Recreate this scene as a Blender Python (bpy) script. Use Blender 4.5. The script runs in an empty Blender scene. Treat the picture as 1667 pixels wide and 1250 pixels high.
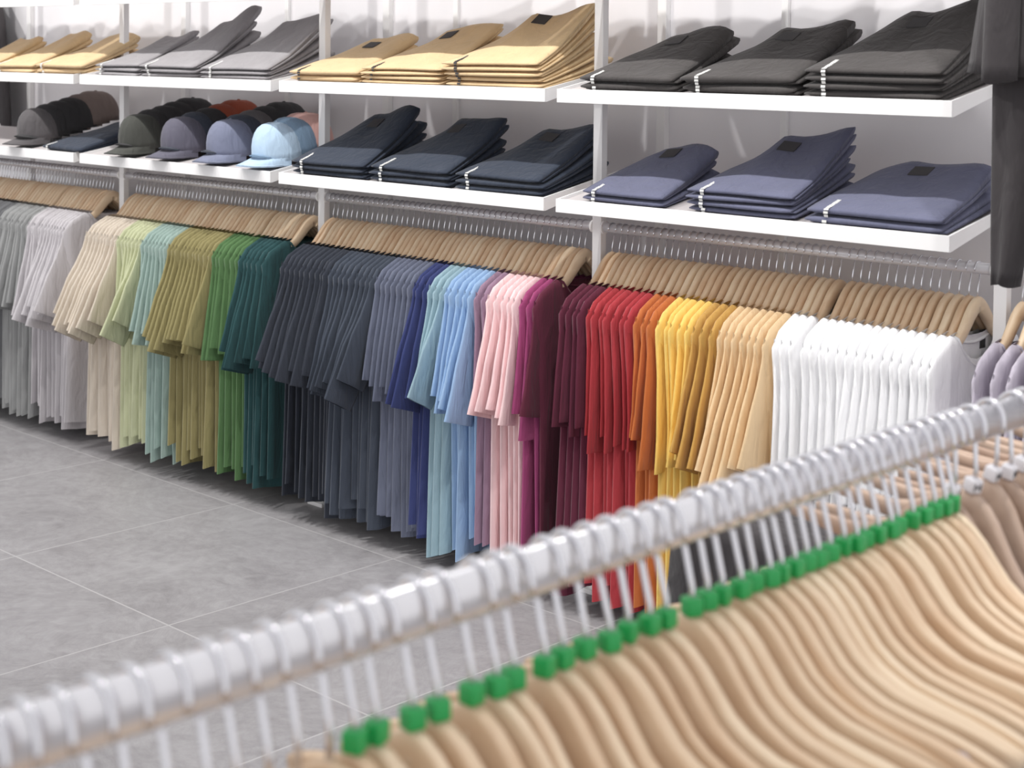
import bpy, math, random
from mathutils import Vector, Matrix
import numpy as np

sc = bpy.context.scene
C = sc.collection
# ---------------------------------------------------------------- camera
H = 1.4
yaw, pitch, roll = math.radians(44.068), math.radians(2.033), math.radians(.546)
F = Vector((-math.sin(yaw)*math.cos(pitch), math.cos(yaw)*math.cos(pitch), -math.sin(pitch)))
R0 = Vector((math.cos(yaw), math.sin(yaw), 0)); U0 = R0.cross(F)
Rt = R0*math.cos(roll) + U0*math.sin(roll); Up = -R0*math.sin(roll) + U0*math.cos(roll)
cd = bpy.data.cameras.new('camera'); cam = bpy.data.objects.new('camera', cd); C.objects.link(cam)
cam.matrix_world = Matrix(((Rt.x, Up.x, -F.x, 0), (Rt.y, Up.y, -F.y, 0), (Rt.z, Up.z, -F.z, H), (0, 0, 0, 1)))
cd.sensor_width = 36; cd.sensor_fit = 'HORIZONTAL'; cd.lens = 2593.8*36/1667
cd.shift_y = -(625-179.5)/1667
cd.clip_start = .02
cd.dof.use_dof = True; cd.dof.focus_distance = 4.0; cd.dof.aperture_fstop = 5.2
sc.camera = cam
# ---------------------------------------------------------------- light
w = bpy.data.worlds.new('world'); sc.world = w; w.use_nodes = True
bg = w.node_tree.nodes['Background']; bg.inputs[0].default_value = (1.0, .99, 1.0, 1); bg.inputs[1].default_value = .95
sc.view_settings.view_transform = 'Standard'; sc.view_settings.look = 'None'
sc.view_settings.gamma = 1; sc.view_settings.exposure = .02; sc.view_settings.use_curve_mapping = False
def spot(x, y, z, tx, ty, tz, e, size=.03, ang=95, col=(1, .985, .96)):
    l = bpy.data.lights.new('ceiling_spot', 'SPOT'); l.energy = e; l.shadow_soft_size = size
    l.spot_size = math.radians(ang); l.spot_blend = .7; l.color = col
    o = bpy.data.objects.new('ceiling_spot', l); C.objects.link(o); o.location = (x, y, z)
    o.rotation_euler = (Vector((tx, ty, tz))-Vector((x, y, z))).to_track_quat('-Z', 'Y').to_euler()
for i in range(7):
    x = -6.3 + i*.95
    spot(x, 2.02, 3.0, x, 2.95, .9, 70)
    spot(x+.45, 2.62, 3.15, x+.45, 3.38, 1.3, 5, .03, 80)
for x, y, e in ((-3.6, .3, 14), (-.95, .75, 17), (-.95, 1.55, 14)):
    spot(x, y, 3.0, x, y+.02, .6, e, .05, 90)

# ---------------------------------------------------------------- helpers
def lin(c): return tuple(((v/255)/12.92 if v/255 <= .04045 else ((v/255+.055)/1.055)**2.4) for v in c)
def tag(o, label=None, cat=None, group=None, kind=None):
    if label: o['label'] = label
    if cat: o['category'] = cat
    if group: o['group'] = group
    if kind: o['kind'] = kind
    return o
def empty(name, loc, label, cat, group=None, rz=0):
    o = bpy.data.objects.new(name, None); C.objects.link(o); o.location = loc; o.rotation_euler = (0, 0, rz)
    o.empty_display_size = .02
    return tag(o, label, cat, group)
class MB:
    def __init__(s): s.v = []; s.f = []; s.m = []
    def add(s, v, f):
        n = len(s.v); s.v += [tuple(q) for q in v]; s.f += [tuple(i+n for i in q) for q in f]; return s
    def box(s, a, b, bev=0):
        (x0, y0, z0), (x1, y1, z1) = a, b
        if bev <= 0:
            v = [(x, y, z) for x in (x0, x1) for y in (y0, y1) for z in (z0, z1)]
            return s.add(v, [(0, 1, 3, 2), (4, 6, 7, 5), (0, 4, 5, 1), (2, 3, 7, 6), (0, 2, 6, 4), (1, 5, 7, 3)])
        import bmesh
        bm = bmesh.new(); bmesh.ops.create_cube(bm, size=1)
        for q in bm.verts: q.co = Vector(((x0+x1)/2+q.co.x*(x1-x0), (y0+y1)/2+q.co.y*(y1-y0), (z0+z1)/2+q.co.z*(z1-z0)))
        bmesh.ops.bevel(bm, geom=bm.edges[:], offset=bev, segments=2, affect='EDGES', profile=.6)
        bm.verts.index_update()
        s.add([q.co[:] for q in bm.verts], [[q.index for q in f.verts] for f in bm.faces]); bm.free(); return s
    def tube(s, pts, r, n=8, closed=False):
        pts = [Vector(p) for p in pts]; rr = r if isinstance(r, (list, tuple)) else [r]*len(pts)
        v = []; t0 = (pts[1]-pts[0]).normalized(); nrm = t0.orthogonal().normalized()
        for i, p in enumerate(pts):
            a = pts[max(i-1, 0)]; b = pts[min(i+1, len(pts)-1)]; t = (b-a).normalized()
            nrm = (nrm - t*nrm.dot(t)).normalized(); bn = t.cross(nrm)
            for k in range(n):
                q = 2*math.pi*k/n; v.append(p+(nrm*math.cos(q)+bn*math.sin(q))*rr[i])
        f = []
        for i in range(len(pts)-1):
            for k in range(n): f.append((i*n+k, i*n+(k+1) % n, (i+1)*n+(k+1) % n, (i+1)*n+k))
        f.append(tuple(range(n))[::-1]); f.append(tuple((len(pts)-1)*n+k for k in range(n)))
        return s.add(v, f)
    def mesh(s, name, mat, smooth=True):
        me = bpy.data.meshes.new(name); me.from_pydata(s.v, [], s.f)
        for m in (mat if isinstance(mat, (list, tuple)) else [mat]): me.materials.append(m)
        if smooth: me.polygons.foreach_set('use_smooth', [True]*len(me.polygons))
        me.update(); return me
    def build(s, name, mat, parent=None, loc=(0, 0, 0), smooth=False):
        return link(s.mesh(name, mat, smooth), name, parent, loc)
def link(me, name, parent=None, loc=(0, 0, 0)):
    o = bpy.data.objects.new(name, me); C.objects.link(o); o.location = loc
    if parent: o.parent = parent
    return o

def mat(name, col, rough=.6, metal=0, spec=.5, noise=0, nscale=20, bump=0, bscale=200, sheen=0, rand=0, stretch=None):
    m = bpy.data.materials.new(name); m.use_nodes = True; nt = m.node_tree; N = nt.nodes; L = nt.links
    b = N['Principled BSDF']; c = lin(col)
    b.inputs['Base Color'].default_value = (*c, 1); b.inputs['Roughness'].default_value = rough
    b.inputs['Metallic'].default_value = metal; b.inputs['Specular IOR Level'].default_value = spec
    b.inputs['Sheen Weight'].default_value = sheen
    if noise or bump or rand:
        tc = N.new('ShaderNodeTexCoord'); mp = N.new('ShaderNodeMapping'); L.new(tc.outputs['Object'], mp.inputs[0])
        if stretch: mp.inputs['Scale'].default_value = stretch
    src = None
    if noise:
        n = N.new('ShaderNodeTexNoise'); n.inputs['Scale'].default_value = nscale; n.inputs['Detail'].default_value = 4
        L.new(mp.outputs[0], n.inputs['Vector'])
        mr = N.new('ShaderNodeMapRange'); mr.inputs[1].default_value = .3; mr.inputs[2].default_value = .7
        mr.inputs[3].default_value = 1-noise; mr.inputs[4].default_value = 1+noise; L.new(n.outputs[0], mr.inputs[0]); src = mr.outputs[0]
    if rand:
        oi = N.new('ShaderNodeObjectInfo'); mr2 = N.new('ShaderNodeMapRange'); mr2.inputs[3].default_value = 1-rand; mr2.inputs[4].default_value = 1+rand
        L.new(oi.outputs['Random'], mr2.inputs[0])
        if src:
            mu = N.new('ShaderNodeMath'); mu.operation = 'MULTIPLY'; L.new(src, mu.inputs[0]); L.new(mr2.outputs[0], mu.inputs[1]); src = mu.outputs[0]
        else: src = mr2.outputs[0]
    if src:
        vm = N.new('ShaderNodeVectorMath'); vm.operation = 'SCALE'; vm.inputs[0].default_value = c; L.new(src, vm.inputs['Scale'])
        L.new(vm.outputs[0], b.inputs['Base Color'])
    if bump:
        n2 = N.new('ShaderNodeTexNoise'); n2.inputs['Scale'].default_value = bscale; L.new(mp.outputs[0], n2.inputs['Vector'])
        bp = N.new('ShaderNodeBump'); bp.inputs['Strength'].default_value = bump; bp.inputs['Distance'].default_value = .002
        L.new(n2.outputs[0], bp.inputs['Height']); L.new(bp.outputs[0], b.inputs['Normal'])
    return m
def wrinkle(m, strength=.55):
    nt = m.node_tree; N = nt.nodes; L = nt.links; b = N['Principled BSDF']
    tc = N.new('ShaderNodeTexCoord'); mp = N.new('ShaderNodeMapping'); mp.inputs['Scale'].default_value = (1, 1.2, .32); L.new(tc.outputs['Object'], mp.inputs[0])
    oi = N.new('ShaderNodeObjectInfo'); mu = N.new('ShaderNodeMath'); mu.operation = 'MULTIPLY'; mu.inputs[1].default_value = 31; L.new(oi.outputs['Random'], mu.inputs[0])
    cx = N.new('ShaderNodeCombineXYZ'); L.new(mu.outputs[0], cx.inputs[0]); L.new(cx.outputs[0], mp.inputs['Location'])
    n = N.new('ShaderNodeTexNoise'); n.inputs['Scale'].default_value = 26; n.inputs['Detail'].default_value = 2.5; n.inputs['Distortion'].default_value = .8; L.new(mp.outputs[0], n.inputs['Vector'])
    bp = N.new('ShaderNodeBump'); bp.inputs['Strength'].default_value = strength; bp.inputs['Distance'].default_value = .012
    L.new(n.outputs[0], bp.inputs['Height'])
    old = b.inputs['Normal'].links[0].from_node; L.new(bp.outputs[0], old.inputs['Normal'])
    return m
def cloth(name, col, noise=.06):
    g = .3*col[0]+.59*col[1]+.11*col[2]; col = tuple(g+(q-g)*.80+3 for q in col)
    return wrinkle(mat('cloth_'+name, col, .92, 0, .15, noise, 14, .25, 350, .12, stretch=(1, 1, .25)))
WHITE = mat('white_paint', (244, 243, 243), .38, 0, .5)
CHROME = mat('chrome', (225, 225, 230), .16, 1.0)
RAILM = mat('rail_metal', (226, 225, 229), .3, .25)
RACKM = mat('rack_chrome', (232, 231, 235), .22, .72)
BLACK = cloth('black', (62, 58, 60))
LABELW = mat('label_white', (225, 225, 222), .6)
LABELD = mat('label_dark', (62, 60, 62), .7)
GREEN = mat('green_plastic', (34, 160, 82), .35, 0, .5)
GREEN.node_tree.nodes['Principled BSDF'].inputs['Subsurface Weight'].default_value = .15
WPLAST = mat('white_plastic', (232, 230, 234), .35)

# wood with a lengthwise grain and a tone for each hanger
def wood(name, ca, cb):
    m = bpy.data.materials.new(name); m.use_nodes = True; nt = m.node_tree; N = nt.nodes; L = nt.links
    b = N['Principled BSDF']; b.inputs['Roughness'].default_value = .42; b.inputs['Specular IOR Level'].default_value = .4
    tc = N.new('ShaderNodeTexCoord'); mp = N.new('ShaderNodeMapping'); mp.inputs['Scale'].default_value = (60, 3, 22)
    oi = N.new('ShaderNodeObjectInfo'); L.new(tc.outputs['Object'], mp.inputs[0])
    cmb = N.new('ShaderNodeCombineXYZ'); mul = N.new('ShaderNodeMath'); mul.operation = 'MULTIPLY'; mul.inputs[1].default_value = 40
    L.new(oi.outputs['Random'], mul.inputs[0]); L.new(mul.outputs[0], cmb.inputs[1]); L.new(cmb.outputs[0], mp.inputs['Location'])
    n = N.new('ShaderNodeTexNoise'); n.inputs['Scale'].default_value = 1.6; n.inputs['Detail'].default_value = 5; L.new(mp.outputs[0], n.inputs['Vector'])
    ad = N.new('ShaderNodeMath'); ad.operation = 'MULTIPLY_ADD'; ad.inputs[1].default_value = .55; L.new(oi.outputs['Random'], ad.inputs[0])
    mr = N.new('ShaderNodeMapRange'); mr.inputs[1].default_value = .3; mr.inputs[2].default_value = .7; mr.inputs[3].default_value = 0; mr.inputs[4].default_value = .45
    L.new(n.outputs[0], mr.inputs[0]); L.new(mr.outputs[0], ad.inputs[2])
    cr = N.new('ShaderNodeValToRGB'); cr.color_ramp.elements[0].color = (*lin(ca), 1); cr.color_ramp.elements[1].color = (*lin(cb), 1)
    L.new(ad.outputs[0], cr.inputs[0]); L.new(cr.outputs[0], b.inputs['Base Color'])
    return m
WOOD = wood('hanger_wood', (246, 226, 196), (212, 176, 140))
WOODF = wood('pale_hanger_wood', (236, 216, 188), (210, 178, 146))
WOODT = wood('tan_hanger_wood', (198, 174, 156), (160, 134, 117))

# ---------------------------------------------------------------- floor and wall
def floor_mat():
    m = bpy.data.materials.new('grey_tile'); m.use_nodes = True; nt = m.node_tree; N = nt.nodes; L = nt.links
    b = N['Principled BSDF']; b.inputs['Roughness'].default_value = .5; b.inputs['Specular IOR Level'].default_value = .35
    tc = N.new('ShaderNodeTexCoord'); sp = N.new('ShaderNodeSeparateXYZ'); L.new(tc.outputs['Object'], sp.inputs[0])
    def math_(op, a, bb=None, c=None):
        n = N.new('ShaderNodeMath'); n.operation = op
        for i, q in enumerate((a, bb, c)):
            if q is None: continue
            if isinstance(q, (int, float)): n.inputs[i].default_value = q
            else: L.new(q, n.inputs[i])
        return n.outputs[0]
    fx = math_('DIVIDE', math_('ADD', sp.outputs[0], 3.2615+.7435*20), .7435)
    fy = math_('DIVIDE', math_('ADD', sp.outputs[1], -2.914+.7316*20), .7316)
    def edge(q):
        fr = math_('FRACT', q); return math_('MINIMUM', fr, math_('SUBTRACT', 1, fr))
    d = math_('MINIMUM', edge(fx), edge(fy)); line = math_('LESS_THAN', d, .0032)
    cell = N.new('ShaderNodeCombineXYZ'); L.new(math_('FLOOR', fx), cell.inputs[0]); L.new(math_('FLOOR', fy), cell.inputs[1])
    wn = N.new('ShaderNodeTexWhiteNoise'); L.new(cell.outputs[0], wn.inputs[0])
    off = N.new('ShaderNodeVectorMath'); off.operation = 'MULTIPLY_ADD'; L.new(wn.outputs['Color'], off.inputs[0]); off.inputs[1].default_value = (9, 9, 9); L.new(tc.outputs['Object'], off.inputs[2])
    n1 = N.new('ShaderNodeTexNoise'); n1.inputs['Scale'].default_value = 2.6; n1.inputs['Detail'].default_value = 7; n1.inputs['Roughness'].default_value = .95; n1.inputs['Distortion'].default_value = .6
    L.new(off.outputs[0], n1.inputs['Vector'])
    n2 = N.new('ShaderNodeTexNoise'); n2.inputs['Scale'].default_value = 16; n2.inputs['Detail'].default_value = 5; n2.inputs['Distortion'].default_value = 1.5; L.new(off.outputs[0], n2.inputs['Vector'])
    mix = math_('ADD', math_('MULTIPLY', n1.outputs[0], .7), math_('MULTIPLY', n2.outputs[0], .3))
    cr = N.new('ShaderNodeValToRGB'); cr.color_ramp.elements[0].position = .34; cr.color_ramp.elements[1].position = .66
    cr.color_ramp.elements[0].color = (*lin((132, 129, 131)), 1); cr.color_ramp.elements[1].color = (*lin((164, 162, 164)), 1); L.new(mix, cr.inputs[0])
    mx = N.new('ShaderNodeMix'); mx.data_type = 'RGBA'; L.new(line, mx.inputs[0]); L.new(cr.outputs[0], mx.inputs[6]); mx.inputs[7].default_value = (*lin((176, 174, 175)), 1)
    L.new(mx.outputs[2], b.inputs['Base Color']); return m
fl = MB().box((-9.5, -1.5, -.05), (1.5, 3.48, 0)).build('floor', floor_mat()); tag(fl, 'grey mottled floor of large square tiles with pale joints', 'floor', kind='structure')
WALLM = mat('wall_paint', (238, 236, 239), .35, 0, .5, .05, 3, stretch=(1, 1, .3))
wl = MB().box((-9.5, 3.385, 0), (1.5, 3.48, 3.2)).build('wall_back', WALLM); tag(wl, 'light grey back wall behind the white shelving', 'wall', kind='structure')

# ---------------------------------------------------------------- shelving
PY = 3.103; BAY = 1.1206; PX = -1.590; RZ = .9546
NTH = ['first', 'second', 'third', 'fourth', 'fifth', 'sixth', 'seventh', 'eighth', 'ninth', 'tenth', 'eleventh', 'twelfth', 'thirteenth', 'fourteenth', 'fifteenth', 'sixteenth', 'seventeenth', 'eighteenth', 'nineteenth', 'twentieth']
def nth(i):
    if i < 20: return NTH[i]
    t = i+1
    tens = ['', '', 'twenty', 'thirty', 'forty', 'fifty'][t//10]
    if t % 10 == 0: return {'twenty': 'twentieth', 'thirty': 'thirtieth', 'forty': 'fortieth', 'fifty': 'fiftieth'}[tens]
    return tens+'-'+NTH[t % 10-1]
postx = [PX-k*BAY for k in range(5)][::-1] + [PX+BAY]      # left edge of each post's front
plab = ['white upright post just beyond the left edge of the picture', 'leftmost visible white upright post, beside the row of black and brown caps', 'white upright post between the pale blue cap and the navy trousers',
        'white upright post between the navy trousers and the slate blue trousers', 'white upright post at the right, partly behind the hanging black trousers', 'white upright post beyond the right edge of the picture']
for i, x in enumerate(postx):
    e = empty('upright_post', (x, PY, 0), plab[i], 'post', 'white posts of the wall shelving')
    MB().box((0, 0, 0), (.03, .022, 2.3), .002).build('post', WHITE, e)
    MB().box((-.02, -.02, 0), (.05, .045, .012), .002).build('foot_plate', WHITE, e)
rlab = [q.replace('upright post', 'wall strip', 1) for q in plab]
for i, x in enumerate(postx):
    tag(MB().box((x-.004, 3.365, 0), (x+.026, 3.385, 2.3), .002).build('wall_strip', WHITE), ['white strip on the wall at the far left edge', 'white strip on the wall behind the leftmost visible post', 'white strip on the wall just right of the post by the pale blue cap', 'white strip on the wall right of the post between navy and slate trousers', 'white strip on the wall behind the black trousers at the right', 'white strip on the wall beyond the right edge'][i], 'wall strip', 'white strips on the back wall')
for x, z0, z1, lb in ((-2.32, 0, 2.3, 'narrow white strip on the wall behind the black trousers'), (-3.52, 0, 2.3, 'narrow white strip on the wall behind the beige trousers'), (-4.35, 0, 2.3, 'narrow white strip on the wall behind the grey trousers and the caps')):
    tag(MB().box((x, 3.373, z0), (x+.02, 3.385, z1), .002).build('wall_strip', WHITE), lb, 'wall strip')
bayname = ['far-left bay', 'second bay', 'third bay', 'right-hand bay', 'far-right bay']
railname = ['at the far left', 'above the cream to teal t-shirts', 'above the charcoal to magenta t-shirts', 'above the red to white t-shirts', 'at the right edge']
for i in range(5):
    x0 = postx[i]+.03; x1 = postx[i+1]
    e = empty('garment_rail', ((x0+x1)/2, PY+.011, RZ), 'round grey metal rail full of hanger hooks '+railname[i], 'rail', 'rails of the wall shelving')
    h = (x1-x0)/2
    MB().tube([(-h+.003, 0, 0), (h-.003, 0, 0)], .0125, 16).build('tube', RAILM, e, smooth=True)
    for s in (-1, 1):
        MB().tube([(s*(h-.006), 0, 0), (s*h, 0, 0)], .017, 16).build('end_socket', WHITE, e)
RY = PY+.011
TILT = math.radians(10.2); TT = math.tan(TILT)
FY = 2.923
def shelf(i, z, rowname, what):
    xl = postx[i]+.0355; xr = postx[i+1]-.0055
    xl, xr = postx[i]+.015+.0205, postx[i+1]+.015-.0205
    e = empty('shelf', ((xl+xr)/2, FY, z-.034), 'white sloping %s shelf of the %s%s' % (rowname, bayname[i], what), 'shelf', 'white shelves of the wall shelving')
    h = (xr-xl)/2
    m = MB()                     # panel, with the slope
    D = .30; t = .006
    v = []
    for y, zz in ((.004, .026), (D, .026+TT*D)):
        for x in (-h+.004, h-.004):
            v += [(x, y, zz), (x, y, zz-t)]
    m.add(v, [(0, 2, 6, 4), (1, 5, 7, 3), (0, 4, 5, 1), (2, 3, 7, 6), (0, 1, 3, 2), (4, 6, 7, 5)])
    m.build('shelf_panel', SHELFTOP, e)
    MB().box((-h, 0, 0), (h, .006, .034), .001).build('front_lip', WHITE, e)
    for s in (-1, 1):
        xa, xb = (s*h, s*(h-.006)); xa, xb = min(xa, xb), max(xa, xb)
        v = [(x, y, zz) for x in (xa, xb) for (y, zz) in ((.006, 0), (.006, .034), (D, .034+TT*D), (D, .016+TT*D))]
        MB().add(v, [(0, 1, 2, 3), (7, 6, 5, 4), (0, 4, 5, 1), (1, 5, 6, 2), (2, 6, 7, 3), (3, 7, 4, 0)]).build('side_bracket', WHITE, e)
    return e
SHELFTOP = mat('shelf_top', (206, 200, 200), .4)
def shz(row, y): return ({0: 1.588, 1: 1.314, 2: 1.0403}[row]-.034+.026+.0005) + TT*(y-FY)
what1 = [' under beige trousers', ' under the grey trousers', ' under the beige trousers', ' under the black trousers', ' at the right edge']
what2 = [' under black and brown caps', ' under the row of caps', ' under the navy trousers', ' under the slate blue trousers', ' at the right edge']
for i in range(4):
    shelf(i, 1.588, 'top', ', cut by the upper edge of the picture')
    shelf(i, 1.314, 'middle', what1[i]); shelf(i, 1.0403, 'lower', what2[i])

# ---------------------------------------------------------------- hangers
def interp(xs, ys, q): return float(np.interp(q, xs, ys))
HP = [0, .012, .026, .042, .058, .076, .095, .12, .15, .185, .215, .24]
HZ = [0, -.003, -.011, -.025, -.045, -.066, -.080, -.091, -.098, -.105, -.114, -.124]
def hanger_body(half, tx, material, name, curve=.0, deep=1.0):
    m = MB(); n = 10; v = []; st = 33; n = 16 if deep > 1 else 10
    ds = [half*(-1+2*i/(st-1)) for i in range(st)]
    tops = []
    for dd in ds:
        a = abs(dd); top = interp(HP, HZ, a)
        hh = interp([0, .03, .08, .15, half], [.036, .034, .026*deep, .021*deep, .014], a)      # depth of the bar in the plane
        th = interp([0, .05, .15, half], [tx*(.86 if deep > 1 else 1), tx*(.92 if deep > 1 else 1), tx*(1 if deep > 1 else .72), tx*(.85 if deep > 1 else .4)], a)
        e = 1e-3
        sl = (interp(HP, HZ, a+e)-interp(HP, HZ, max(a-e, 0)))/(2*e if a > e else e)*(1 if dd >= 0 else -1)
        nx, nz = -sl, 1; l = math.hypot(nx, nz); nx, nz = nx/l, nz/l
        if a < .015: nx, nz = 0, 1
        cx, cz = dd-nx*hh/2, top-nz*hh/2
        off = curve*(a/half)**2
        for k in range(n):
            q = 2*math.pi*k/n; c, s = math.cos(q), math.sin(q)
            su = math.copysign(abs(c)**(.38 if deep > 1 else .6), c)*th/2; sv = math.copysign(abs(s)**(.38 if deep > 1 else .6), s)*hh/2
            v.append((su+off, cx+nx*sv, cz+nz*sv))
    f = []
    for i in range(st-1):
        for k in range(n): f.append((i*n+k, i*n+(k+1) % n, (i+1)*n+(k+1) % n, (i+1)*n+k))
    f.append(tuple(range(n))[::-1]); f.append(tuple((st-1)*n+k for k in range(n)))
    m.add(v, f); return m.mesh(name, material)
def hook_mesh(height, railr, loopr, wire, name, loopz=None):
    loopz = loopz or loopr
    # z=0 is the wood's apex; the rail's centre is at `height`
    top = height+railr+wire; cz = top-loopz
    pts = [(0, 0, -.012), (0, 0, height*.25 if height > .07 else .012)]
    for q in range(-62, 201, 14):
        a = math.radians(q); pts.append((0, loopr*math.cos(a), cz+loopz*math.sin(a)))
    m = MB(); m.tube(pts, wire, 8); return m.mesh(name, CHROME)
HB = [hanger_body(.150, .0180, WOOD, 'wooden_bar')]
HBT = hanger_body(.215, .0205, WOODT, 'wooden_bar_tan', .012)
HBF = [hanger_body(.240, tx, WOODF, 'wooden_bar_pale', c, 2.0) for tx, c in ((.0155, .012), (.0132, .012), (.0178, .014), (.0146, .010))]
HKM = hook_mesh(.0597, .0125, .0160, .0016, 'hook_small')
HKF = hook_mesh(.0998, .0145, .0215, .0031, 'hook_large', .0295)
MARK = MB().box((-.0085, -.0085, 0), (.0085, .0085, .0175), .0025).mesh('green_marker', GREEN)
MARKW = MB().box((-.0085, -.0085, 0), (.0085, .0085, .0175), .0025).mesh('white_marker', WPLAST)
def letter_m():
    m = MB()
    P = [(-.0045, 0), (-.0045, .009), (0, .003), (.0045, .009), (.0045, 0)]
    for (a, b), (c, d) in zip(P, P[1:]):
        m.tube([(a, 0, b), (c, 0, d)], .0008, 5)
    return m.mesh('size_letter', LABELD)
LETM = letter_m()
def hanger(x, y, z, rz, body, hook, label, group, tilt=0, mark=None):
    e = empty('clothes_hanger', (x, y, z), label, 'hanger', group)
    e.rotation_euler = (tilt, 0, rz)
    link(body, 'wooden_bar', e); link(hook, 'hook', e)
    if mark:
        k = link(mark, 'size_marker', e, (0, 0, -.001))
        if mark is MARKW:
            for yy, rr in ((-.0088, 0), ):
                q = link(LETM, 'size_letter', k, (0, yy, .004))
    return e

# ---------------------------------------------------------------- t-shirts
def shirt_mesh(rs, tau, theta, thick, hemz, slen, phase, name, material, neck=.097, yoff=0, wide=1.0, kk=(6.5, 13)):
    """local: y across the shirt (-y towards the aisle), z from the hanger's apex, x thickness."""
    SX = [0, neck, .13, .165, .188, .200]; SZ = [-.063, -.067, -.083, -.0995, -.117, -.140]
    SX = [q if j != 1 else neck for j, q in enumerate(SX)]
    if neck > .12: SX = [0, neck, .23, .234, .238, .245]; SZ = [-.100, -.113, -.115, -.118, -.128, -.148]
    top = lambda a: interp(SX, SZ, abs(a))
    V = []; Fc = []
    nu = 15; rows = [-.012, 0, .02, .06, .12, .2, .3, .4, .5, .6, .7, .8, .88, .95, .985, 1.0]
    ring = 2*nu
    k1, k2 = kk
    p1 = phase; p2 = phase*1.7
    sway = rs.uniform(-.0015, .0015)
    W0 = .200 if neck < .12 else .243
    for r in rows:
        vv = max(r, 0)
        W = W0*(1-.10*min(vv/.35, 1)+.07*max(0, (vv-.35)/.65))*wide
        for k in range(ring):
            side = 1 if k < nu else -1
            j = k if k < nu else 2*nu-1-k
            u = -1+2*j/(nu-1)
            a = u*W
            zt = top(u*W0)
            if abs(u*W0) < neck:
                dip = 1-(u*W0/neck)**2
                zt -= (.075 if side > 0 else .022)*dip
            z = zt+vv*(hemz-zt)
            T = thick*(1-abs(u)**6*.55)
            if r < 0:
                T *= 0 if abs(u*W0) >= neck*.98 else .25; z = zt+.004
            elif r == 0: T *= .8
            T *= 1-.30*vv-.3*vv*(math.sin(k2*u+p2)*.5+.5)
            A = .0115*vv**.8
            fold = A*(math.sin(k1*u+p1+1.2*vv)+.45*math.sin(k2*u+p2-vv))
            zz = z+(.006*math.sin(k1*u+p1) if r == 1.0 else 0)
            V.append((side*T+fold+sway*vv, a+yoff*vv, zz))
    nr = len(rows)
    for i in range(nr-1):
        for k in range(ring): Fc.append((i*ring+k, (i+1)*ring+k, (i+1)*ring+(k+1) % ring, i*ring+(k+1) % ring))
    # sleeves
    for s in (-1, 1):
        th = theta if s < 0 else theta*.5; tw = tau if s < 0 else tau*.5
        base = len(V); n = 14
        S0 = (W0*.975*wide, -.119 if neck < .12 else -.13); vs = [0, .08, .2, .38, .58, .78, .92, .985, 1.0]
        ph3 = phase*1.3
        for q in vs:
            ang = th*(.25+.75*min(1, q/.5))
            # top edge path
            ox = S0[0]+slen*q*math.sin(ang)+.002*math.sin(math.pi*min(q*2, 1)); oz = S0[1]-slen*q*math.cos(ang)
            half = (.085-.017*q)*(.55+.45*min(1, q/.35))
            hx, hz = -math.cos(ang*1.0+.95*(1-q)), -math.sin(ang*1.0+.95*(1-q))      # from outer edge to inner edge
            cx, cz = ox+hx*half, oz+hz*half*.9
            tk = thick*(.30+.62*min(1, q/.28)+.20*q)*(1 if q < .95 else (1.12 if q < 1 else .9))
            tq = tw*min(1, q*1.3)
            for k in range(n):
                a = 2*math.pi*k/n; c, si = math.cos(a), math.sin(a)
                e1 = c*half; e2 = si*tk*(.9+.25*math.sin(2*a+ph3)) + .0042*q*math.sin(5*c+ph3+2.5*q)
                px = e2*math.cos(tq)+(-e1)*math.sin(tq)*-1*1.0
                pa = cx-hx*e1*math.cos(tq)+0; pz = cz-hz*e1*.95
                V.append((px, s*pa, pz))
        for i in range(len(vs)-1):
            for k in range(n):
                f = (base+i*n+k, base+(i+1)*n+k, base+(i+1)*n+(k+1) % n, base+i*n+(k+1) % n)
                Fc.append(f if s > 0 else f[::-1])
        Fc.append(tuple(base+k for k in range(n)))
    me = bpy.data.meshes.new(name); me.from_pydata(V, [], Fc); me.materials.append(material)
    me.polygons.foreach_set('use_smooth', [True]*len(me.polygons)); me.update()
    return me
def collar_mesh(material, thick, neck=.097):
    m = MB(); pts = []
    for k in range(29):
        a = 2*math.pi*k/28; u = math.cos(a); side = math.sin(a)
        dip = 1-u*u
        z = -.077-(.072 if side > 0 else .022)*dip
        pts.append((math.copysign(min(abs(side)*4, 1), side)*thick*.9, u*neck*.99, z))
    m.tube(pts, .0035, 6); return m.mesh('collar', material)
RUNS = {   # bay -> (name, colour, hanger-apex boundary positions)
 0: [('dark grey', (112, 113, 116)), ('mid grey', (156, 157, 157)), ('light grey', (198, 193, 197))],
 1: [('cream', (212, 198, 180)), ('pale lime', (194, 199, 156)), ('mint', (152, 178, 169)), ('olive', (152, 141, 88)), ('green', (86, 128, 74)), ('dark teal', (44, 84, 87))],
 2: [('charcoal', (58, 63, 75)), ('slate charcoal', (72, 80, 95)), ('slate blue', (106, 113, 136)), ('royal blue', (58, 68, 126)), ('pale turquoise', (146, 180, 194)), ('sky blue', (145, 182, 226)), ('mauve', (158, 124, 150)), ('pale pink', (248, 208, 210)), ('magenta', (176, 66, 122)), ('burgundy', (108, 40, 62))],
 3: [('burgundy', (108, 40, 62)), ('red', (194, 54, 62)), ('orange', (210, 108, 48)), ('yellow', (250, 205, 92)), ('mustard', (208, 155, 68)), ('beige', (232, 196, 146)), ('white', (250, 250, 252))],
 4: [('lilac grey', (196, 187, 203))]}
BOUND = {0: [-6.03, -5.499, -5.252, -4.99], 1: [-4.87, -4.666, -4.529, -4.376, -4.124, -3.98, -3.85],
 2: [-3.79, -3.554, -3.365, -3.212, -3.139, -3.062, -2.955, -2.909, -2.794, -2.715, -2.7],
 3: [-2.67, -2.564, -2.422, -2.346, -2.246, -2.181, -2.027, -1.60], 4: [-1.54, -1.28]}
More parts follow.
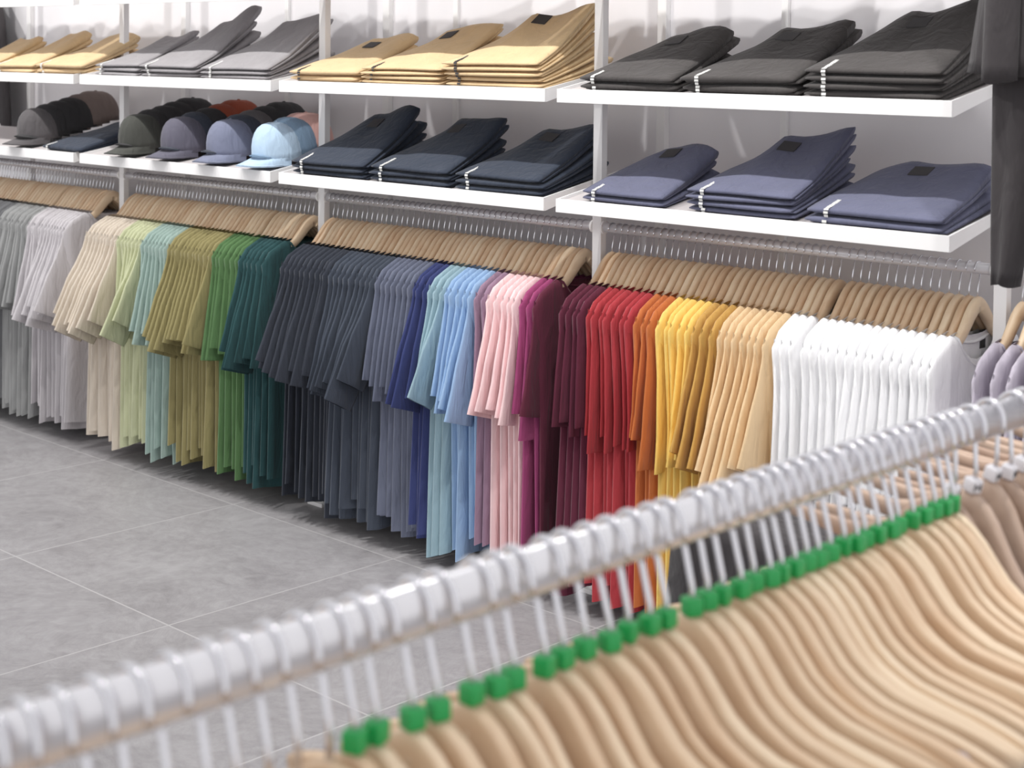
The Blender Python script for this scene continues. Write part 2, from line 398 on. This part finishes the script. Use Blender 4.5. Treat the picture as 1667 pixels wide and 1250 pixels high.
RANGE = {0: (-6.03, -5.009, 46), 1: (-4.857, -3.868, 46), 2: (-3.771, -2.744, 47), 3: (-2.651, -1.631, 47), 4: (-1.53, -1.33, 6)}
CM = {}
for b in RUNS:
    for n, c in RUNS[b]:
        if n not in CM: CM[n] = cloth(n.replace(' ', '_')+'_jersey', c, .10 if 'grey' in n or 'slate' in n else .05)
rs = random.Random(11)
AZ = RZ-.0597
tee_count = 0
for b in range(5):
    a, z, n = RANGE[b]
    # uneven spacing: packed groups with small gaps
    gaps = []
    for i in range(n-1): gaps.append(.85+.22*rs.random()+(rs.uniform(.3, .7) if rs.random() < .07 else 0))
    s = sum(gaps); xs = [a]
    for g in gaps: xs.append(xs[-1]+g/s*(z-a))
    if b == 4: xs = [a+i*.036 for i in range(n)]
    runs = []
    for x in xs:
        r = 0
        while r < len(RUNS[b])-1 and x+.001 > BOUND[b][r+1]: r += 1
        runs.append(r)
    if b == 2: runs[-1] = 9; runs[-2] = 8
    phase = rs.uniform(0, 6); kk = (6.5, 13)
    theta = math.radians(8); tau = 0
    for i, x in enumerate(xs):
        nm = RUNS[b][runs[i]][0]; k = sum(1 for q in runs[:i] if q == runs[i]); tot = runs.count(runs[i])
        gapn = (xs[i+1]-x) if i < n-1 else .06
        if i == 0 or runs[i] != runs[i-1]:
            theta = math.radians(rs.choice([7, 12, 17, 22])); tau = math.radians(rs.uniform(2, 16)); sl0 = rs.uniform(.315, .345); hz0 = rs.uniform(-.012, .012)
            phase += rs.uniform(-.3, .3); kk = (kk[0]+rs.uniform(-.4, .4), kk[1]+rs.uniform(-.5, .5))
        phase += rs.uniform(.02, .20); theta += math.radians(rs.uniform(-3.4, 1.2)+(rs.uniform(5, 11) if rs.random() < .13 else 0)); tau += math.radians(rs.uniform(-2.2, 1.8))
        theta = min(max(theta, math.radians(3)), math.radians(27)); tau = min(max(tau, math.radians(-16)), math.radians(16))
        rzz = math.radians(rs.uniform(-.3, .3)); dy = rs.uniform(-.004, .004)
        pos = '%s %s one from the left, %s' % (nth(k), nm, bayname[b]) if tot > 1 else 'only %s one in the %s' % (nm, bayname[b])
        hl = 'wooden hanger in the %s, carrying the %s %s t-shirt from the left' % (bayname[b], nth(k), nm)
        hanger(x, RY, AZ, rzz, HB[0], HKM, hl, 'wooden hangers on the wall rails')
        th = min(.0085, max(.0062, gapn*.36))
        me = shirt_mesh(rs, tau, theta, th, -.80-.018+hz0+rs.uniform(-.03, .04), sl0+rs.uniform(-.045, .025), phase, 't_shirt', CM[nm], yoff=rs.uniform(-.012, .03), wide=rs.uniform(.985, 1.02), kk=kk)
        o = link(me, 't_shirt', None, (x, RY+dy, AZ)); o.rotation_euler = (0, 0, rzz)
        tag(o, '%s t-shirt, %s' % (nm, pos), 't-shirt', 't-shirts on the wall rails')
        if i == n-1 or (b == 4):
            link(collar_mesh(CM[nm], th), 'collar', o)
        if b == 3 and i == n-1:
            t = MB().box((-.0105, .03, -.118), (-.0085, .055, -.078)).build('neck_label', LABELD, o); t['label'] = 'small black neck label'
        tee_count += 1

# ---------------------------------------------------------------- folded trousers
def trousers_mesh(w_, L_, t0, t1, i, n, rs, name, material, lift, seed):
    """one folded pair; i-th from the bottom. Local x across, y back, z up from the shelf surface."""
    def hgt(x, y):
        u = x/w_+.5; q = max(0, y/L_)
        base = t0+(t1*1.22-t0)*(q**1.3)*(1+lift*max(0, u-.55)*1.5*q)+(.10*t0*math.sin(9*u+seed)*q)
        if u < .4: base *= 1-.5*(.4-u)/.4*q
        return base
    V = []; Fc = []
    nx = 17
    jx = rs.uniform(-.004, .004); jy = rs.uniform(-.005, .004); back = rs.uniform(-.012, .012)
    ph = rs.uniform(0, 6)
    def slab(lo, hi, x0, x1, y0, y1, skew):
        base = len(V)
        QS = [0, .012, .035, .08, .15, .24, .34, .44, .54, .64, .74, .83, .91, .97, 1.0]; NY = len(QS)-1
        prof = []
        # section: front round, along the top to the back, round, along the bottom forward
        for k in range(5):
            a = math.pi*(1-k/4)*1.0; prof.append(('f', -math.pi/2+(math.pi)*(k/4)))
        ns = 0
        for j in range(nx):
            u = j/(nx-1); edge = min(u, 1-u)*(nx-1)
            x = x0+(x1-x0)*u
            pin = 1 if edge >= 1.5 else (.86 if edge >= 1 else .45)
            yb = y1+.010*math.sin(5*u+ph)+skew*u
            yf = y0+.003*math.sin(4*u+ph*2)+.004*(1-pin)
            sec = []
            for k in range(NY+1):
                q = QS[k]; y = yf+(yb-yf)*q
                h = hgt(x, y); zt = h*(i+hi); zb = h*(i+lo); mid = (zt+zb)/2
                e = pin*(.5, .82, .95)[k] if k < 3 else pin*(1 if k < NY else .35)
                wob = (.0016*math.sin(13*u+7*q+ph)+.0012*math.sin(5*u-11*q+ph))*(.5 if i+hi > n-.5 else 0)*min(1, q*6)+(.0016 if i+hi > n-.5 else 0)*min(1, q*6)
                sec.append((y, mid+(zt-mid)*e+wob, mid+(zb-mid)*e+wob*.3))
            loop = [(x, y, a) for y, a, _ in sec]+[(x, y, bb) for y, _, bb in sec[::-1]]
            ns = len(loop)
            V.extend([(px, py, max(pz, .0004)) for px, py, pz in loop])
        for j in range(nx-1):
            for k in range(ns):
                Fc.append((base+j*ns+k, base+j*ns+(k+1) % ns, base+(j+1)*ns+(k+1) % ns, base+(j+1)*ns+k))
        Fc.append(tuple(base+k for k in range(ns))[::-1]); Fc.append(tuple(base+(nx-1)*ns+k for k in range(ns)))
    x0 = -w_/2+jx; x1 = w_/2+jx
    slab(.02, .52, x0+.006, x1-.002+rs.uniform(-.004, .008), jy+.013, L_+back-.012, rs.uniform(-.01, .02))
    slab(.30, .985, x0, x1+rs.uniform(-.008, .003), jy, L_+back, rs.uniform(-.02, .02))
    me = bpy.data.meshes.new(name); me.from_pydata(V, [], Fc[:]); me.materials.append(material)
    me.polygons.foreach_set('use_smooth', [True]*len(me.polygons)); me.update()
    return me, hgt, x0, jy
def strip_mesh(hgt, i, n, x, y0, top, name, wdt=.011):
    """size tape round the front fold, running back over the top when the pair lies on top"""
    m = MB(); pts = []
    h0 = hgt(x, y0); lo = h0*(i+.05)+.001; hi = h0*(i+.95)
    pts = [(y0-.0025, lo), (y0-.004, (lo+hi)/2), (y0-.0015, hi+.0005)]
    if top:
        for k in range(1, 6): y = y0+.011*k; pts.append((y, hgt(x, y)*(i+.97)+.0012))
    # dashes: a run of small printed patches with gaps
    cum = [0]
    for p, q in zip(pts, pts[1:]): cum.append(cum[-1]+math.dist(p, q))
    def at(s):
        return (np.interp(s, cum, [p[0] for p in pts]), np.interp(s, cum, [p[1] for p in pts]))
    s = 0; step = .0075
    while s+.004 < cum[-1]:
        a = at(s); b = at(min(s+.0055, cum[-1]))
        nx_, nz_ = -(b[1]-a[1]), (b[0]-a[0]); l = math.hypot(nx_, nz_)+1e-9; ny, nz = nx_/l*.0012, nz_/l*.0012
        g = wdt*(.5 if int(s/step) % 3 else .42)
        v = [(x-g, a[0], a[1]), (x+g, a[0], a[1]), (x+g, b[0], b[1]), (x-g, b[0], b[1]),
             (x-g, a[0]+ny, a[1]+nz), (x+g, a[0]+ny, a[1]+nz), (x+g, b[0]+ny, b[1]+nz), (x-g, b[0]+ny, b[1]+nz)]
        m.add(v, [(0, 1, 2, 3), (4, 7, 6, 5), (0, 4, 5, 1), (1, 5, 6, 2), (2, 6, 7, 3), (3, 7, 4, 0)])
        s += step
    return m
KH = cloth('khaki_twill', (218, 184, 134)); GR = cloth('grey_twill', (150, 146, 149)); BK = cloth('black_twill', (74, 70, 69)); NV = cloth('navy_twill', (52, 60, 76)); SL = cloth('slate_twill', (98, 101, 128))
POS3 = ['left', 'middle', 'right']
# (row, bay, colour name, material, x0, x1, pairs, depth, t0, t1, strip, strip material)
ST = [
 (1, 0, 'beige', KH, -5.83, -5.55, 2, .24, .018, .040, 'left', LABELW), (1, 0, 'beige', KH, -5.53, -5.25, 2, .25, .018, .042, 'middle', LABELW), (1, 0, 'beige', KH, -5.235, -4.915, 2, .26, .020, .044, 'right', LABELW),
 (1, 1, 'grey', GR, -4.835, -4.565, 3, .25, .0145, .028, 'left', LABELW), (1, 1, 'grey', GR, -4.55, -4.235, 3, .26, .0150, .040, 'middle', LABELW), (1, 1, 'grey', GR, -4.215, -3.87, 3, .26, .0135, .040, 'right', LABELW),
 (1, 2, 'beige', KH, -3.765, -3.455, 2, .25, .0185, .038, 'left', LABELD), (1, 2, 'beige', KH, -3.435, -3.11, 4, .25, .0125, .025, 'middle', LABELD), (1, 2, 'beige', KH, -3.09, -2.74, 5, .26, .0140, .028, 'right', LABELD),
 (1, 3, 'black', BK, -2.605, -2.315, 2, .25, .0200, .044, 'left', LABELW), (1, 3, 'black', BK, -2.29, -1.98, 2, .26, .0230, .047, 'middle', LABELW), (1, 3, 'black', BK, -1.955, -1.625, 4, .26, .0165, .032, 'right', LABELW),
 (2, 0, 'navy', NV, -5.19, -4.92, 1, .25, .024, .048, 'only', LABELW),
 (2, 2, 'navy', NV, -3.745, -3.42, 3, .25, .0160, .040, 'left', LABELW), (2, 2, 'navy', NV, -3.395, -3.075, 3, .25, .0165, .037, 'middle', LABELW), (2, 2, 'navy', NV, -3.045, -2.735, 3, .26, .0165, .034, 'right', LABELW),
 (2, 3, 'slate blue', SL, -2.60, -2.345, 2, .25, .0165, .042, 'left', LABELW), (2, 3, 'slate blue', SL, -2.27, -1.98, 4, .26, .0150, .027, 'middle', LABELW), (2, 3, 'slate blue', SL, -1.945, -1.615, 2, .25, .0190, .040, 'right', LABELW)]
for b_ in range(4):  # unseen stacks above the frame, added to cast shade on the back wall
    for j_, (cn_, mm_) in enumerate((('grey', GR), ('beige', KH), ('navy', NV)) if b_ % 2 else (('navy', NV), ('grey', GR), ('beige', KH))):
        xa_ = postx[b_]+.07+j_*.365
        ST.append((0, b_, cn_, mm_, xa_, xa_+.30, 3, .25, .02, .036, POS3[j_], LABELW))
rs = random.Random(5)
LAY = {1: ['on its own'], 2: ['lower pair', 'upper pair'], 3: ['bottom pair', 'middle pair', 'top pair'], 4: ['bottom pair', 'second from bottom', 'second from top', 'top pair'], 5: ['bottom pair', 'second from bottom', 'middle pair', 'second from top', 'top pair']}
for (row, b, cn, m_, x0, x1, n, L_, t0, t1, pos, sm) in ST:
    w_ = x1-x0; cx = (x0+x1)/2; y = FY+.014; z = shz(row, y)
    lift = rs.uniform(.2, .6); rz = math.radians(rs.uniform(-1.2, 1.2))
    for i in range(n):
        me, hg, xx0, jy = trousers_mesh(w_, L_, t0, t1, i, n, rs, 'trousers', m_, lift, cx*7)
        o = link(me, 'folded_trousers', None, (cx, y, z)); o.rotation_euler = (TILT, 0, 0)
        shelfn = ('top shelf, added for shade', 'middle shelf', 'lower shelf')[row]
        lb = '%s folded trousers, %s of the %s stack, %s, %s' % (cn, LAY[n][i], pos, shelfn, bayname[b]) if n > 1 else 'navy folded trousers lying alone between the brown caps and the leftmost post'
        tag(o, lb, 'trousers', 'folded trousers on the shelves' if row else 'added trousers on the top shelves, shading the wall')
        q = strip_mesh(hg, i, n, xx0+w_*.16, jy, i == n-1, 'size_tape').build('size_tape', sm, o, smooth=False)
        if i == n-1 and cn != 'grey' and b > 1:
            px = w_*.02; py = L_*.80; mm = MB(); g = .024
            v = []
            for dx, dy in ((-g, -.018), (g, -.018), (g, .018), (-g, .018)): v.append((px+dx, py+dy, hg(px+dx, py+dy)*(i+.97)+.003))
            v += [(a, bb, c+.0015) for a, bb, c in v]
            mm.add(v, [(3, 2, 1, 0), (4, 5, 6, 7), (0, 1, 5, 4), (1, 2, 6, 5), (2, 3, 7, 6), (3, 0, 4, 7)])
            mm.build('waist_label', LABELD, o)['label'] = 'dark waist patch'

# ---------------------------------------------------------------- caps
def cap_meshes(material, bandmat=None):
    R_, hh = .088, .112
    m = MB(); V = []; Fc = []; n = 24; rings = 9
    for j in range(rings):
        t = j/(rings-1); a = t*math.pi/2
        for k in range(n):
            q = 2*math.pi*k/n; c, s = math.cos(q), math.sin(q)
            r = math.cos(a)**.72 if j < rings-1 else .03
            fr = max(0, -s)
            zz = hh*(math.sin(a)**.95)*(1+.10*fr*math.sin(2*a))
            seam = 1-.012*max(0, math.cos(3*q*1.0+math.pi/2))**12
            V.append((R_*.92*r*c*seam, R_*1.04*r*s*seam+(-.006*fr*math.sin(2*a)), zz))
    for j in range(rings-1):
        for k in range(n): Fc.append((j*n+k, j*n+(k+1) % n, (j+1)*n+(k+1) % n, (j+1)*n+k))
    Fc.append(tuple((rings-1)*n+k for k in range(n)))
    # inner side of the crown's rim
    base = len(V)
    for k in range(n):
        q = 2*math.pi*k/n; V.append((R_*.88*math.cos(q), R_*1.0*math.sin(q), .002))
    for k in range(n): Fc.append((base+k, base+(k+1) % n, (k+1) % n, k))
    m.add(V, Fc); crown = m.mesh('crown', material)
    m = MB(); V = []; Fc = []; nb = 15; L_ = 6
    for lay in (0, 1):
        for j in range(L_):
            t = j/(L_-1)
            for k in range(nb):
                u = -1+2*k/(nb-1); x = R_*.9*u*(1-.06*t)
                yb = -R_*1.02*math.sqrt(max(0, 1-(u*.97)**2)); ext = .074*(1-abs(u)**3.2)*t
                z = .003-.020*(u*u)*(.3+.7*t)-.010*t+.012-(.003 if lay else 0)
                V.append((x, yb-ext+.003, z))
    st = L_*nb
    for lay in (0, 1):
        for j in range(L_-1):
            for k in range(nb-1):
                f = (lay*st+j*nb+k, lay*st+j*nb+k+1, lay*st+(j+1)*nb+k+1, lay*st+(j+1)*nb+k)
                Fc.append(f[::-1] if lay == 0 else f)
    for k in range(nb-1): Fc.append(((L_-1)*nb+k, (L_-1)*nb+k+1, st+(L_-1)*nb+k+1, st+(L_-1)*nb+k))
    m.add(V, Fc); brim = m.mesh('brim', material)
    m = MB(); m.tube([(0, 0, hh-.002), (0, 0, hh+.001), (0, 0, hh+.003)], [.007, .006, .003], 10); but = m.mesh('button', material)
    return crown, brim, but
capm = {k: cap_meshes(cloth(k+'_cap', c)) for k, c in {'olive_black': (72, 73, 68), 'black': (54, 53, 55), 'slate_purple': (96, 94, 110), 'slate_blue': (118, 124, 150), 'light_blue': (176, 205, 232), 'denim_blue': (120, 150, 180), 'rust': (158, 68, 44), 'peach': (224, 170, 160), 'navy': (60, 66, 80), 'charcoal': (92, 88, 90), 'brown': (120, 104, 98), 'pink': (232, 160, 152)}.items()}
def cap_row(cx, kinds, place, dy=.050, y0=3.035, b='second bay from the left'):
    for i, kd in enumerate(kinds):
        y = y0+i*dy; z = shz(2, y)+.022+i*.0035
        same = 'row ' + place
        lb = '%s baseball cap, %s from front, %s' % (kd.replace('_', ' '), nth(i), same)
        e = empty('baseball_cap', (cx+rs.uniform(-.004, .004), y, z-.002), lb, 'cap', 'baseball caps on the lower shelf')
        e.rotation_euler = (TILT+math.radians(-2+(i > 0)*-6), 0, math.radians(rs.uniform(-5, 5)))
        for me, nm in zip(capm[kd], ('crown', 'brim', 'button')): link(me, nm, e)
        if place.startswith('beside the navy') and i == 3:
            q = MB(); q.box((.078, -.03, .02), (.0835, -.024, .05)); q.build('badge', LABELW, e)['label'] = 'small white badge marks'
cap_row(-4.68, ['olive_black', 'black', 'black', 'black', 'black'], 'nearest the leftmost post')
cap_row(-4.42, ['slate_purple', 'navy', 'black', 'rust', 'rust'], 'second from that post')
cap_row(-4.17, ['slate_blue', 'navy', 'charcoal', 'black', 'black'], 'third from that post')
cap_row(-3.925, ['light_blue', 'denim_blue', 'peach'], 'nearest the stack of navy trousers')
cap_row(-5.36, ['charcoal', 'black', 'black', 'black', 'brown', 'brown'], 'beside the far-left navy trousers', dy=.045)

# ---------------------------------------------------------------- hanging black outfits
def sheet_garment(name, outline, y, thick, material, label, cat, seed, fold=.006, nrow=16, ncol=12):
    """closed garment body: outline = list of (z, xleft, xright)"""
    r = random.Random(seed); zs = [o[0] for o in outline][::-1]; xl = [o[1] for o in outline][::-1]; xr = [o[2] for o in outline][::-1]
    V = []; Fc = []; ring = 2*ncol; p = r.uniform(0, 6); k1 = r.uniform(6, 9)
    for i in range(nrow):
        t = i/(nrow-1); z = outline[0][0]+(outline[-1][0]-outline[0][0])*t
        a, b = np.interp(z, zs, xl), np.interp(z, zs, xr)
        for k in range(ring):
            side = -1 if k < ncol else 1; j = k if k < ncol else 2*ncol-1-k
            u = j/(ncol-1); T = thick*math.sqrt(max(.02, 1-abs(2*u-1)**3))
            V.append((a+(b-a)*u, y+side*T+fold*math.sin(k1*u+p+t)*(.3+t), z+(.004*math.sin(7*u+p) if i == nrow-1 else 0)))
    for i in range(nrow-1):
        for k in range(ring): Fc.append((i*ring+k, (i+1)*ring+k, (i+1)*ring+(k+1) % ring, i*ring+(k+1) % ring))
    Fc.append(tuple(range(ring))); Fc.append(tuple((nrow-1)*ring+k for k in range(ring))[::-1])
    me = bpy.data.meshes.new(name); me.from_pydata(V, [], Fc); me.materials.append(material)
    me.polygons.foreach_set('use_smooth', [True]*len(me.polygons)); me.update()
    return me
GY = 2.853
# arm that carries the outfit, fixed to the right post
e = empty('garment_bracket', (PX+.015, PY, 2.0), 'white arm reaching forward from the right post above the black outfit', 'bracket')
MB().box((-.008, -.27, -.008), (.008, .0, .008), .001).build('arm', WHITE, e)
hg_ = hanger(PX+.245-.0, GY, 1.915, math.pi/2, HB[0], HKM, 'wooden hanger inside the black top at the upper right', None)
hg_.location = (PX+.22, GY, 1.93)
MB().box((-.008, -.262, -.008), (.25, -.246, .008), .001).build('cross_arm', WHITE, e)
top = sheet_garment('long_top', [(1.915, -1.44, -1.30), (1.85, -1.475, -1.22), (1.52, -1.497, -1.20), (1.368, -1.520, -1.17)], GY-.012, .04, BLACK, '', '', 3)
o = link(top, 'long_top'); tag(o, 'long black top hanging at the upper right corner above black trousers', 'top')
slv = sheet_garment('sleeve', [(1.86, -1.45, -1.38), (1.6, -1.455, -1.385), (1.355, -1.46, -1.39)], GY-.07, .02, BLACK, '', '', 4)
link(slv, 'sleeve', o)
e = empty('black_trousers', (-1.40, GY, 1.40), 'black trousers hanging in front of the right post below the black top', 'trousers')
tr = sheet_garment('leg', [(1.42, -1.470, -1.375), (1.25, -1.468, -1.380), (1.05, -1.466, -1.395), (.966, -1.464, -1.412)], GY, .026, BLACK, '', '', 6)
q = link(tr, 'leg', e, (1.40, -GY, -1.40))
tr = sheet_garment('leg', [(1.42, -1.375, -1.26), (1.2, -1.372, -1.265), (1.05, -1.365, -1.28), (.965, -1.36, -1.30)], GY+.01, .03, BLACK, '', '', 7)
link(tr, 'leg', e, (1.40, -GY, -1.40))
g = sheet_garment('waist', [(1.46, -1.46, -1.27), (1.40, -1.468, -1.262)], GY+.004, .03, BLACK, '', '', 8, nrow=4)
link(g, 'waist', e, (1.40, -GY, -1.40))
# dark garment on the wall at the far left, seen between the shelves
o = link(sheet_garment('black_coat', [(1.78, -6.55, -6.35), (1.55, -6.66, -6.12), (1.2, -6.66, -6.07), (.98, -6.64, -6.05)], 3.29, .035, BLACK, '', '', 9), 'black_coat')
tag(o, 'black coat on the wall at the left edge, behind the shelves', 'coat')
MB().tube([(-6.36, 3.382, 1.79), (-6.36, 3.30, 1.79), (-6.36, 3.27, 1.80)], .006, 8).build('coat_peg', WHITE, o)

# ---------------------------------------------------------------- foreground rail
FX = -.911; FZ = .9708
e = empty('garment_rack', (FX, 1.25, 0), 'free-standing metal garment rack in the foreground, crossing the picture diagonally', 'garment rack')
m = MB(); n = 24
v = [(.0105*math.copysign(abs(math.cos(2*math.pi*k/n))**.8, math.cos(2*math.pi*k/n)), yy, FZ-.0070+.0215*math.copysign(abs(math.sin(2*math.pi*k/n))**.9, math.sin(2*math.pi*k/n))) for yy in (-1.03, 1.40) for k in range(n)]
m.add(v, [(k, (k+1) % n, n+(k+1) % n, n+k) for k in range(n)]+[tuple(range(n))[::-1], tuple(range(n, 2*n))]); m.build('rail', RACKM, e, smooth=True)
for s in (-1.03, 1.40):
    MB().tube([(0, s, .03), (0, s, FZ+.014)], .014, 14).build('upright', RAILM, e, smooth=True)
    MB().box((-.24, s-.02, .0), (.24, s+.02, .03), .004).build('foot', RAILM, e)
MK = [0.776, 0.798, 0.835, 0.861, 0.902, 0.927, 0.949, 0.987, 1.012, 1.042, 1.07, 1.1, 1.129, 1.152, 1.194, 1.219, 1.241, 1.269, 1.294, 1.317, 1.337, 1.361, 1.385, 1.404, 1.429, 1.458, 1.477, 1.498, 1.522, 1.548, 1.568, 1.598, 1.624, 1.65, 1.671, 1.691]
near = []
y = .776
rs = random.Random(21)
while y > .33: y -= rs.uniform(.022, .033); near.append(y)
far = [1.728, 1.775, 1.837]; y = 1.837
while y < 2.52: y += rs.uniform(.028, .046); far.append(y)
FA = FZ-.0998
allg = [(q, 'g') for q in near[::-1]+MK]+[(q, 'w') for q in far]
fh = []
for i, (q, k) in enumerate(allg):
    rz = math.pi/2+math.pi      # wood runs across the rack
    if k == 'g':
        j = i-len(near)
        if j < 0: lb = 'pale wooden hanger without a marker, %s hook left of the first green marker' % nth(-j-1)
        else: lb = 'pale wooden hanger with green size marker, %s marker from lower left' % nth(j)
        h = hanger(FX, q, FA, 0, HBF[(i*7+i//3) % 4], HKF, lb, 'pale wooden hangers on the foreground rack', mark=MARK if j >= 0 else None)
    else:
        j = i-len(near)-len(MK)
        lb = 'tan wooden hanger with white marker, %s one beyond the green markers' % nth(j)
        h = hanger(FX, q, FA, 0, HBT, HKF, lb, 'tan wooden hangers on the foreground rack', mark=MARKW)
    h.rotation_euler = (math.radians(0), math.radians(0), math.pi/2+math.radians(rs.uniform(-3, 3)))
    # hangers hang from the rail: a small sway about it
    sw = math.radians(rs.uniform(-1.6, 1.6)) if k == 'g' else math.radians(15+rs.uniform(-3, 3))
    h.rotation_euler = (sw, 0, h.rotation_euler[2]); h.location = (FX-.0998*math.sin(sw), q, FZ-.0998*math.cos(sw))
    h.children[1].rotation_euler = (0, 0, math.radians(rs.uniform(-22, 22)))
    fh.append(h)
# clothes low on a few of these hangers, near the lower right corner
PNK = cloth('dusty_pink', (205, 186, 190)); GRY = cloth('soft_grey', (150, 146, 152))
for q, m_, lb in ((1.337, PNK, 'dusty pink top hanging from a pale wooden hanger at the lower right corner'), (1.385, GRY, 'grey top hanging behind the dusty pink one at the lower right corner')):
    me = shirt_mesh(rs, 0, math.radians(3), .0105, -.62, .2, 1.0, 'low_top', m_, neck=.222)
    o = link(me, 'knitted_top', None, (FX, q, FA)); o.rotation_euler = (0, 0, math.pi/2)
    tag(o, lb, 'top', 'tops on the foreground rack')
# black cloth-covered cube standing between the racks
def cube_cover():
    V = []; Fc = []; n = 40; rows = [(0, .99, .004), (.25, 1.0, .01), (.5, 1.0, .01), (.8, .995, .008), (.96, .985, .003), (1.0, .95, 0), (1.004, .5, 0)]
    for t, sc_, am in rows:
        for k in range(n):
            a = 2*math.pi*k/n; c, s = math.cos(a), math.sin(a)
            rr = 1/max(abs(c), abs(s))**.92
            V.append((.23*rr*c*sc_*.86+am*math.sin(9*a), .125*rr*s*sc_*.86+am*math.sin(11*a), .60*t+.004))
    for i in range(len(rows)-1):
        for k in range(n): Fc.append((i*n+k, i*n+(k+1) % n, (i+1)*n+(k+1) % n, (i+1)*n+k))
    Fc.append(tuple((len(rows)-1)*n+k for k in range(n)))
    return MB().add(V, Fc)
o = cube_cover().build('display_cube', BLACK, None, (-1.50, 2.26, 0), smooth=True)
tag(o, 'black cloth-covered display cube on the floor, seen through the foreground hooks', 'display cube')
